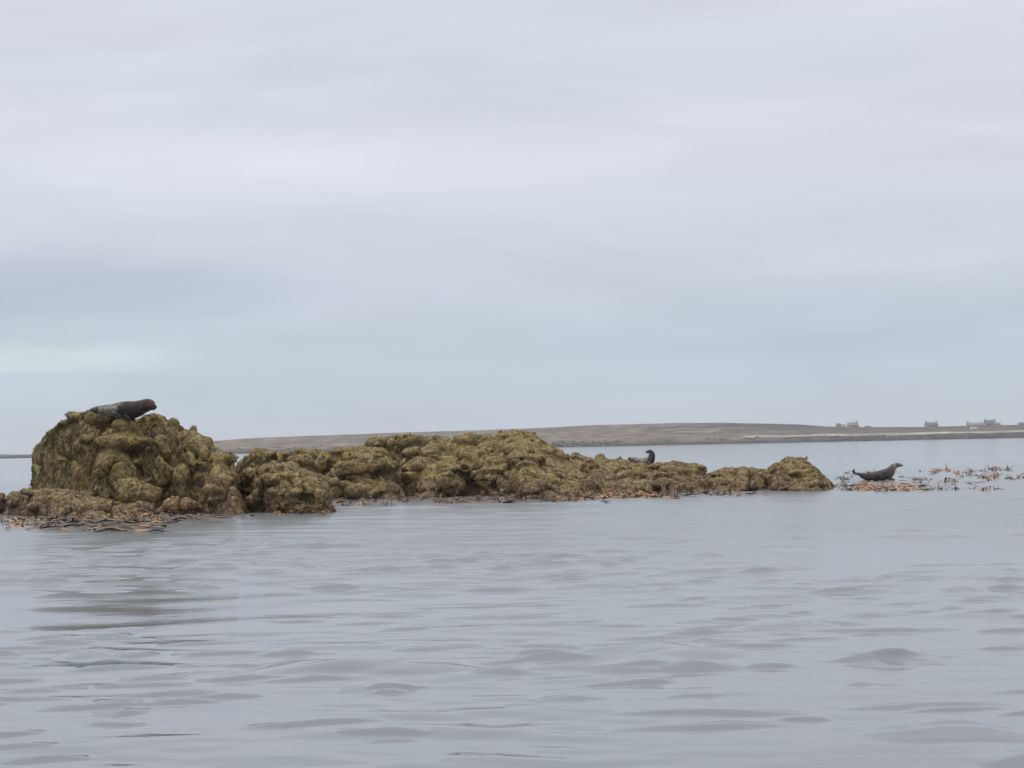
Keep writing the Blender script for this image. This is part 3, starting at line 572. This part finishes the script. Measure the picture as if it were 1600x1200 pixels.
def seal(spine, label, mat, loc, yaw, flippers, eyes, nose, vox=.016):
    """spine: (x,y,z,halfwidth,halfheight); flippers: (centre, radii, euler)"""
    sp = np.array(spine, float); t = np.linspace(0, len(sp) - 1, len(sp) * 5)
    # catmull-rom smoothing
    def cr(tt):
        i = np.clip(np.floor(tt).astype(int), 0, len(sp) - 2); u = (tt - i)[:, None]
        p0 = sp[np.maximum(i - 1, 0)]; p1 = sp[i]; p2 = sp[i + 1]; p3 = sp[np.minimum(i + 2, len(sp) - 1)]
        return .5 * (2 * p1 + (p2 - p0) * u + (2 * p0 - 5 * p1 + 4 * p2 - p3) * u ** 2 + (3 * p1 - p0 - 3 * p2 + p3) * u ** 3)
    C = cr(t); T = nsm(np.gradient(C[:, :3], axis=0), 0); V = []; M = 20; UP = np.array([0, 0, 1.])
    prev = None
    for c, tg in zip(C, T):
        sd_ = np.cross(tg, UP); 
        if np.linalg.norm(sd_) < .35 and prev is not None: sd_ = prev - tg * np.dot(prev, tg)
        sd_ /= np.linalg.norm(sd_)
        if prev is not None and np.dot(sd_, prev) < 0: sd_ = -sd_
        prev = sd_; u_ = np.cross(sd_, tg)
        for k in range(M): a = 2 * math.pi * k / M; V.append(c[:3] + sd_ * math.cos(a) * max(c[3], .012) + u_ * math.sin(a) * max(c[4], .012))
    n = len(C); Fc = [(i * M + j, i * M + (j + 1) % M, (i + 1) * M + (j + 1) % M, (i + 1) * M + j) for i in range(n - 1) for j in range(M)] + [tuple(reversed(range(M))), tuple((n - 1) * M + j for j in range(M))]
    V = [np.array(v) for v in V]
    from mathutils import Euler
    for c, r3, eu in flippers:
        Mx = np.array(Euler([R(q) for q in eu]).to_matrix()); q = (ICO[0] * r3) @ Mx.T + c; off = len(V); V += list(q); Fc += [tuple(i + off for i in f) for f in ICO[1]]
    A, Nn, Fq = remesh(np.array(V), Fc, vox); A = A + Nn * (.006 * fbm(A * 9, 3, 2))[:, None]
    # relax the flipper joints
    for _ in range(3):
        s_ = np.zeros_like(A); cnt = np.zeros(len(A))
        for k in range(4): np.add.at(s_, Fq[:, k], A[Fq].mean(1)); np.add.at(cnt, Fq[:, k], 1)
        A = .4 * A + .6 * s_ / cnt[:, None]
    root = empty('seal', loc); root.rotation_euler.z = yaw; tag(root, label, 'seal', 'seals hauled out on the reef')
    mesh_np('body', A, Fq, mat, root)
    for c in eyes: mesh_np('eye', ICO[0] * .013 + c, np.array(ICO[1]), eye_m, root)
    mesh_np('nose', ICO[0] * (.014, .02, .012) + nose, np.array(ICO[1]), eye_m, root)
    return root
D1 = 47.4; z1 = P(134, 656, D1)
m1 = seal_mat('mottled seal coat', 0, 0, 0, (0.70, 2.46, [(0, (.03, .025, .025)), (.20, (.025, .02, .02)), (.235, (.20, .19, .165)), (.30, (.12, .105, .09)), (.44, (.19, .175, .15)), (.50, (.03, .023, .022)), (.56, (.022, .018, .018)), (.78, (.035, .022, .02)), (.86, (.07, .042, .032)), (.95, (.095, .06, .045)), (1, (.05, .02, .018))]), 1.4)
seal([(.02, 0, .22, .05, .025), (.10, 0, .245, .08, .055), (.2, 0, .27, .11, .09), (.35, 0, .265, .16, .135), (.52, 0, .265, .20, .155), (.69, 0, .26, .23, .18), (.87, 0, .265, .25, .215), (1.04, 0, .26, .255, .235), (1.2, 0, .275, .235, .22),
      (1.36, 0, .325, .19, .19), (1.45, 0, .36, .16, .17), (1.54, 0, .38, .145, .165), (1.62, 0, .37, .13, .145), (1.69, 0, .335, .09, .09), (1.745, 0, .325, .05, .05), (1.765, 0, .32, .025, .03)],
     'mottled seal with reddish head lying on top of the tallest boulder', m1, (z1.x, z1.y, z1.z - .05), 0.0,
     [((-.03, .06, .2), (.11, .05, .02), (0, 5, 18)), ((-.03, -.07, .2), (.11, .05, .02), (0, 5, -18)), ((1.08, -.24, .07), (.12, .045, .06), (15, 25, -20)), ((1.08, .24, .07), (.12, .045, .06), (-15, 25, 20))],
     [(1.635, -.115, .41), (1.635, .115, .41)], (1.765, 0, .335))
p3 = P(1334, 751, 67.0)
m3 = seal_mat('dark seal coat', 0, 0, 0, (.17, 1.93, [(0, (.06, .05, .052)), (.3, (.045, .04, .045)), (.6, (.045, .038, .04)), (.76, (.07, .056, .05)), (.80, (.24, .19, .16)), (.86, (.16, .12, .10)), (.92, (.20, .155, .125)), (1, (.04, .035, .03))]))
seal([(.06, 0, .28, .04, .025), (.16, 0, .265, .06, .045), (.3, 0, .205, .10, .10), (.45, 0, .16, .15, .14), (.62, 0, .15, .18, .155), (.82, 0, .165, .2, .175), (1.0, 0, .19, .21, .195), (1.15, 0, .225, .2, .205), (1.27, 0, .30, .17, .18),
      (1.36, 0, .41, .13, .14), (1.42, 0, .49, .105, .11), (1.49, 0, .535, .095, .095), (1.57, 0, .545, .085, .082), (1.65, 0, .53, .06, .055), (1.71, 0, .518, .04, .04), (1.735, 0, .515, .02, .025)],
     'dark wet seal with raised head lying on the water line right of the reef', m3, (p3.x, p3.y, .0), 0.0,
     [((.03, .03, .36), (.035, .05, .11), (0, -8, 0)), ((.0, -.05, .33), (.06, .045, .09), (0, -40, 0)), ((1.30, -.19, .06), (.13, .04, .055), (15, 25, -15)), ((1.25, .2, .06), (.13, .04, .055), (-15, 25, 15))],
     [(1.60, -.07, .575), (1.60, .07, .575)], (1.735, 0, .525))
p2 = P(1016, 726, 67.0)
m2 = seal_mat('brown grey seal coat', 0, 0, 0, (-.7, .25, [(0, (.10, .085, .075)), (.2, (.03, .024, .024)), (.4, (.11, .085, .08)), (.65, (.19, .155, .14)), (.85, (.09, .072, .068)), (1, (.04, .034, .035))]))
seal([(-.66, .50, .24, .05, .04), (-.62, .47, .22, .09, .08), (-.54, .40, .2, .125, .12), (-.43, .31, .17, .15, .135), (-.28, .2, .15, .16, .13), (-.12, .08, .155, .155, .15), (0, 0, .20, .14, .155), (.055, -.03, .32, .125, .125), (.06, -.04, .42, .105, .105),
      (.035, -.04, .485, .088, .085), (-.03, -.06, .515, .075, .07), (-.10, -.07, .50, .055, .048), (-.155, -.08, .485, .03, .03)],
     'small upright seal on the long ledge, neck raised and looking left', m2, (p2.x, p2.y, p2.z - .05), 0.0,
     [((-.71, .52, .26), (.06, .05, .05), (0, -35, 30)), ((-.67, .56, .28), (.05, .05, .05), (0, -15, 30)), ((-.04, -.15, .08), (.08, .035, .06), (20, 30, 0)), ((.06, .12, .08), (.08, .035, .06), (-10, 20, 0))],
     [(-.08, -.13, .53), (-.07, .0, .53)], (-.165, -.08, .492))

# ------------------------------------------------------------------ kelp
KELP = [weed_mat('orange kelp', [(.28, .12, .045), (.44, .22, .09), (.32, .19, .09), (.50, .33, .19)]),
        weed_mat('brown kelp', [(.05, .03, .02), (.10, .06, .035), (.17, .11, .06), (.12, .07, .05)]),
        weed_mat('pale kelp', [(.20, .15, .13), (.30, .23, .20), (.15, .10, .09), (.36, .28, .24)])]
def ribbon(V, Fc, c, a, ln, wd, h, rs, n=7, droop=1.):
    """strap blade rising out of the water and arching over"""
    d = np.array([math.cos(a), math.sin(a), 0]); s_ = np.array([-math.sin(a), math.cos(a), 0]); b0 = len(V); tw = rs.uniform(-.6, .6)
    for i in range(n):
        u = i / (n - 1); z = h * math.sin(min(1, u * 1.15) * math.pi) ** .8 * (1 - .3 * u) if droop else 0
        p = c + d * ln * u + s_ * ln * .15 * math.sin(u * 3 + tw * 3) + np.array([0, 0, z - .01])
        ww = wd * (.35 + .65 * math.sin(math.pi * min(1, .12 + u * .88))); ss = s_ * math.cos(tw * u * 2) + np.array([0, 0, 1]) * math.sin(tw * u * 2)
        V.append(p - ss * ww); V.append(p + ss * ww)
    for i in range(n - 1): k = b0 + i * 2; Fc.append((k, k + 1, k + 3, k + 2))
def tuft_mesh(seed, mat):
    rs = np.random.default_rng(seed); V = []; Fc = []; st = []; sf = []
    for q in range(rs.integers(3, 6)):
        ribbon(V, Fc, np.array([rs.normal(0, .05), rs.normal(0, .05), 0]), rs.uniform(0, 6.28), rs.uniform(.15, .42), rs.uniform(.02, .045), rs.uniform(.04, .2), rs)
    for q in range(rs.integers(1, 3)):           # stipes: tapered tubes leaning out of the water
        x, y = rs.normal(0, .05, 2); lx, ly = rs.normal(0, .09, 2); hh = rs.uniform(.12, .34); b0 = len(V)
        for i in range(5):
            u = i / 4; r_ = .016 * (1 - .5 * u)
            for k in range(4): a = k * math.pi / 2; V.append(np.array([x + lx * u * u * 1.4 + r_ * math.cos(a), y + ly * u + r_ * math.sin(a), -.05 + (hh + .05) * u - .3 * hh * u * u * (q == 0)]))
        for i in range(4):
            for k in range(4): Fc.append((b0 + i * 4 + k, b0 + i * 4 + (k + 1) % 4, b0 + (i + 1) * 4 + (k + 1) % 4, b0 + (i + 1) * 4 + k))
        ribbon(V, Fc, V[-1].copy(), rs.uniform(0, 6.28), rs.uniform(.1, .22), .03, .02, rs, 5)
    me = bpy.data.meshes.new('kelp_tuft'); me.from_pydata([tuple(v) for v in V], [], Fc); me.update(); me.materials.append(mat); return me
TM = [[tuft_mesh(100 + i + 20 * k, KELP[k]) for i in range(5)] for k in range(3)]
rk = np.random.default_rng(77)
def tufts(region, n, label, group, mix, sc=(.7, 1.3)):
    (x0, x1, y0, y1) = region
    for _ in range(n):
        px = rk.uniform(x0, x1); py = y0 + (y1 - y0) * rk.random() + (-.0203 * (px - x0) if x1 - x0 > 250 else 0); D = DW(px, py); p = P(px, py, D)
        k = rk.choice(3, p=mix); o = bpy.data.objects.new('kelp_tuft', TM[k][rk.integers(5)]); COL.objects.link(o)
        o.location = (p.x, p.y, 0); o.rotation_euler.z = rk.uniform(0, 6.28); s_ = rk.uniform(*sc); o.scale = (s_, s_, s_ * rk.uniform(.45, 1.0)); tag(o, label, 'kelp', group)
tufts((1345, 1425, 756, 768), 26, 'orange brown kelp tuft standing out of the water in front of the dark seal', 'kelp in front of the dark seal', (.7, .15, .15), (.55, 1))
tufts((1305, 1350, 742, 770), 14, 'brown kelp tuft in the water between the rightmost boulder and the dark seal', 'kelp between boulder and dark seal', (.25, .45, .3))
tufts((1425, 1560, 739, 766), 20, 'pale or orange kelp tuft in the water right of the dark seal', 'kelp right of the dark seal', (.35, .2, .45))
tufts((1310, 1590, 738, 744), 22, 'distant kelp tuft in the far row of kelp behind the dark seal', 'far row of kelp', (.25, .35, .4), (.7, 1.2))
tufts((1560, 1660, 738, 748), 10, 'orange kelp tuft at the right edge of the picture', 'kelp at right edge', (.7, .1, .2))
tufts((930, 1060, 773, 779), 30, 'orange kelp tuft at the waterline of the long ledge with the second seal', 'kelp below the long ledge', (.5, .35, .15), (.6, 1.1))
tufts((1060, 1190, 769, 775), 9, 'small kelp tuft in the water below the saddle rock', 'kelp below the saddle rock', (.3, .4, .3), (.5, 1))
tufts((520, 660, 779, 792), 14, 'dark kelp tuft in the water before the broken ridge', 'kelp before the broken ridge', (.1, .7, .2), (.4, .9))
tufts((660, 930, 783, 787), 26, 'brown kelp tuft in the water along the central mound', 'kelp along the central mound', (.5, .35, .15), (.5, 1.1))
tufts((8, 300, 806, 824), 40, 'orange brown kelp tuft in the water at the foot of the low ledge', 'kelp at the foot of the low ledge', (.35, .6, .05), (.5, .9))
tufts((380, 516, 801, 805), 10, 'brown kelp tuft at the waterline of the round boulder', 'kelp below the round boulder', (.4, .5, .1), (.5, .9))
# flat floating blades, too many to count
def floating(name, label, boxes, mats, seed):
    rs = np.random.default_rng(seed); V = []; Fc = []
    for (x0, x1, y0, y1, n, L0, W0) in boxes:
        for _ in range(n):
            px = rs.uniform(x0, x1); py = rs.uniform(y0, y1); p = P(px, py, DW(px, py))
            ribbon(V, Fc, np.array([p.x, p.y, .03]), rs.normal(0, .5) + (math.pi if rs.random() < .5 else 0), L0 * rs.uniform(.5, 1.5), W0 * rs.uniform(.5, 1.4), rs.uniform(.005, .05), rs)
    o = mesh_py(name, V, Fc, mats); tag(o, label, 'kelp', kind='stuff')
floating('floating_kelp', 'mat of brown kelp blades floating before the low ledge', [(5, 330, 806, 822, 150, .34, .03), (60, 250, 820, 833, 80, .34, .03), (20, 400, 806, 812, 60, .3, .03)], KELP[1], 1)
floating('floating_kelp', 'orange kelp blades floating before the low ledge', [(20, 260, 814, 830, 26, .36, .03)], KELP[0], 2)
floating('floating_kelp', 'pale and pinkish kelp blades floating around the dark seal', [(1305, 1460, 745, 770, 40, .38, .035), (1440, 1590, 740, 765, 26, .38, .035)], KELP[2], 3)
floating('floating_kelp', 'orange blades floating right of the rightmost boulder', [(1330, 1430, 757, 768, 45, .36, .03), (940, 1050, 774, 779, 40, .3, .03)], KELP[0], 4)
floating('floating_kelp', 'dark blades floating along the foot of the reef', [(520, 1000, 776, 786, 90, .35, .04), (1000, 1200, 770, 776, 30, .3, .04)], KELP[1], 5)

# ------------------------------------------------------------------ haze
def haze():
    m_ = bpy.data.materials.new('sea air'); m_.use_nodes = True; t = m_.node_tree; t.nodes.clear()
    o_ = N(t, 'ShaderNodeOutputMaterial'); v = N(t, 'ShaderNodeVolumePrincipled'); v.inputs['Color'].default_value = (.95, .96, 1, 1); v.inputs['Density'].default_value = .0002; v.inputs['Anisotropy'].default_value = 0
    t.links.new(v.outputs[0], o_.inputs['Volume'])
    V, Fc = box((0, 0, -7), (10400, 10400, 47)); o = mesh_py('haze', V, Fc, m_); tag(o, kind='stuff')
    tag(o, 'thin pale sea haze over the water and far shore', 'haze')
haze()
S.cycles.max_bounces = 6
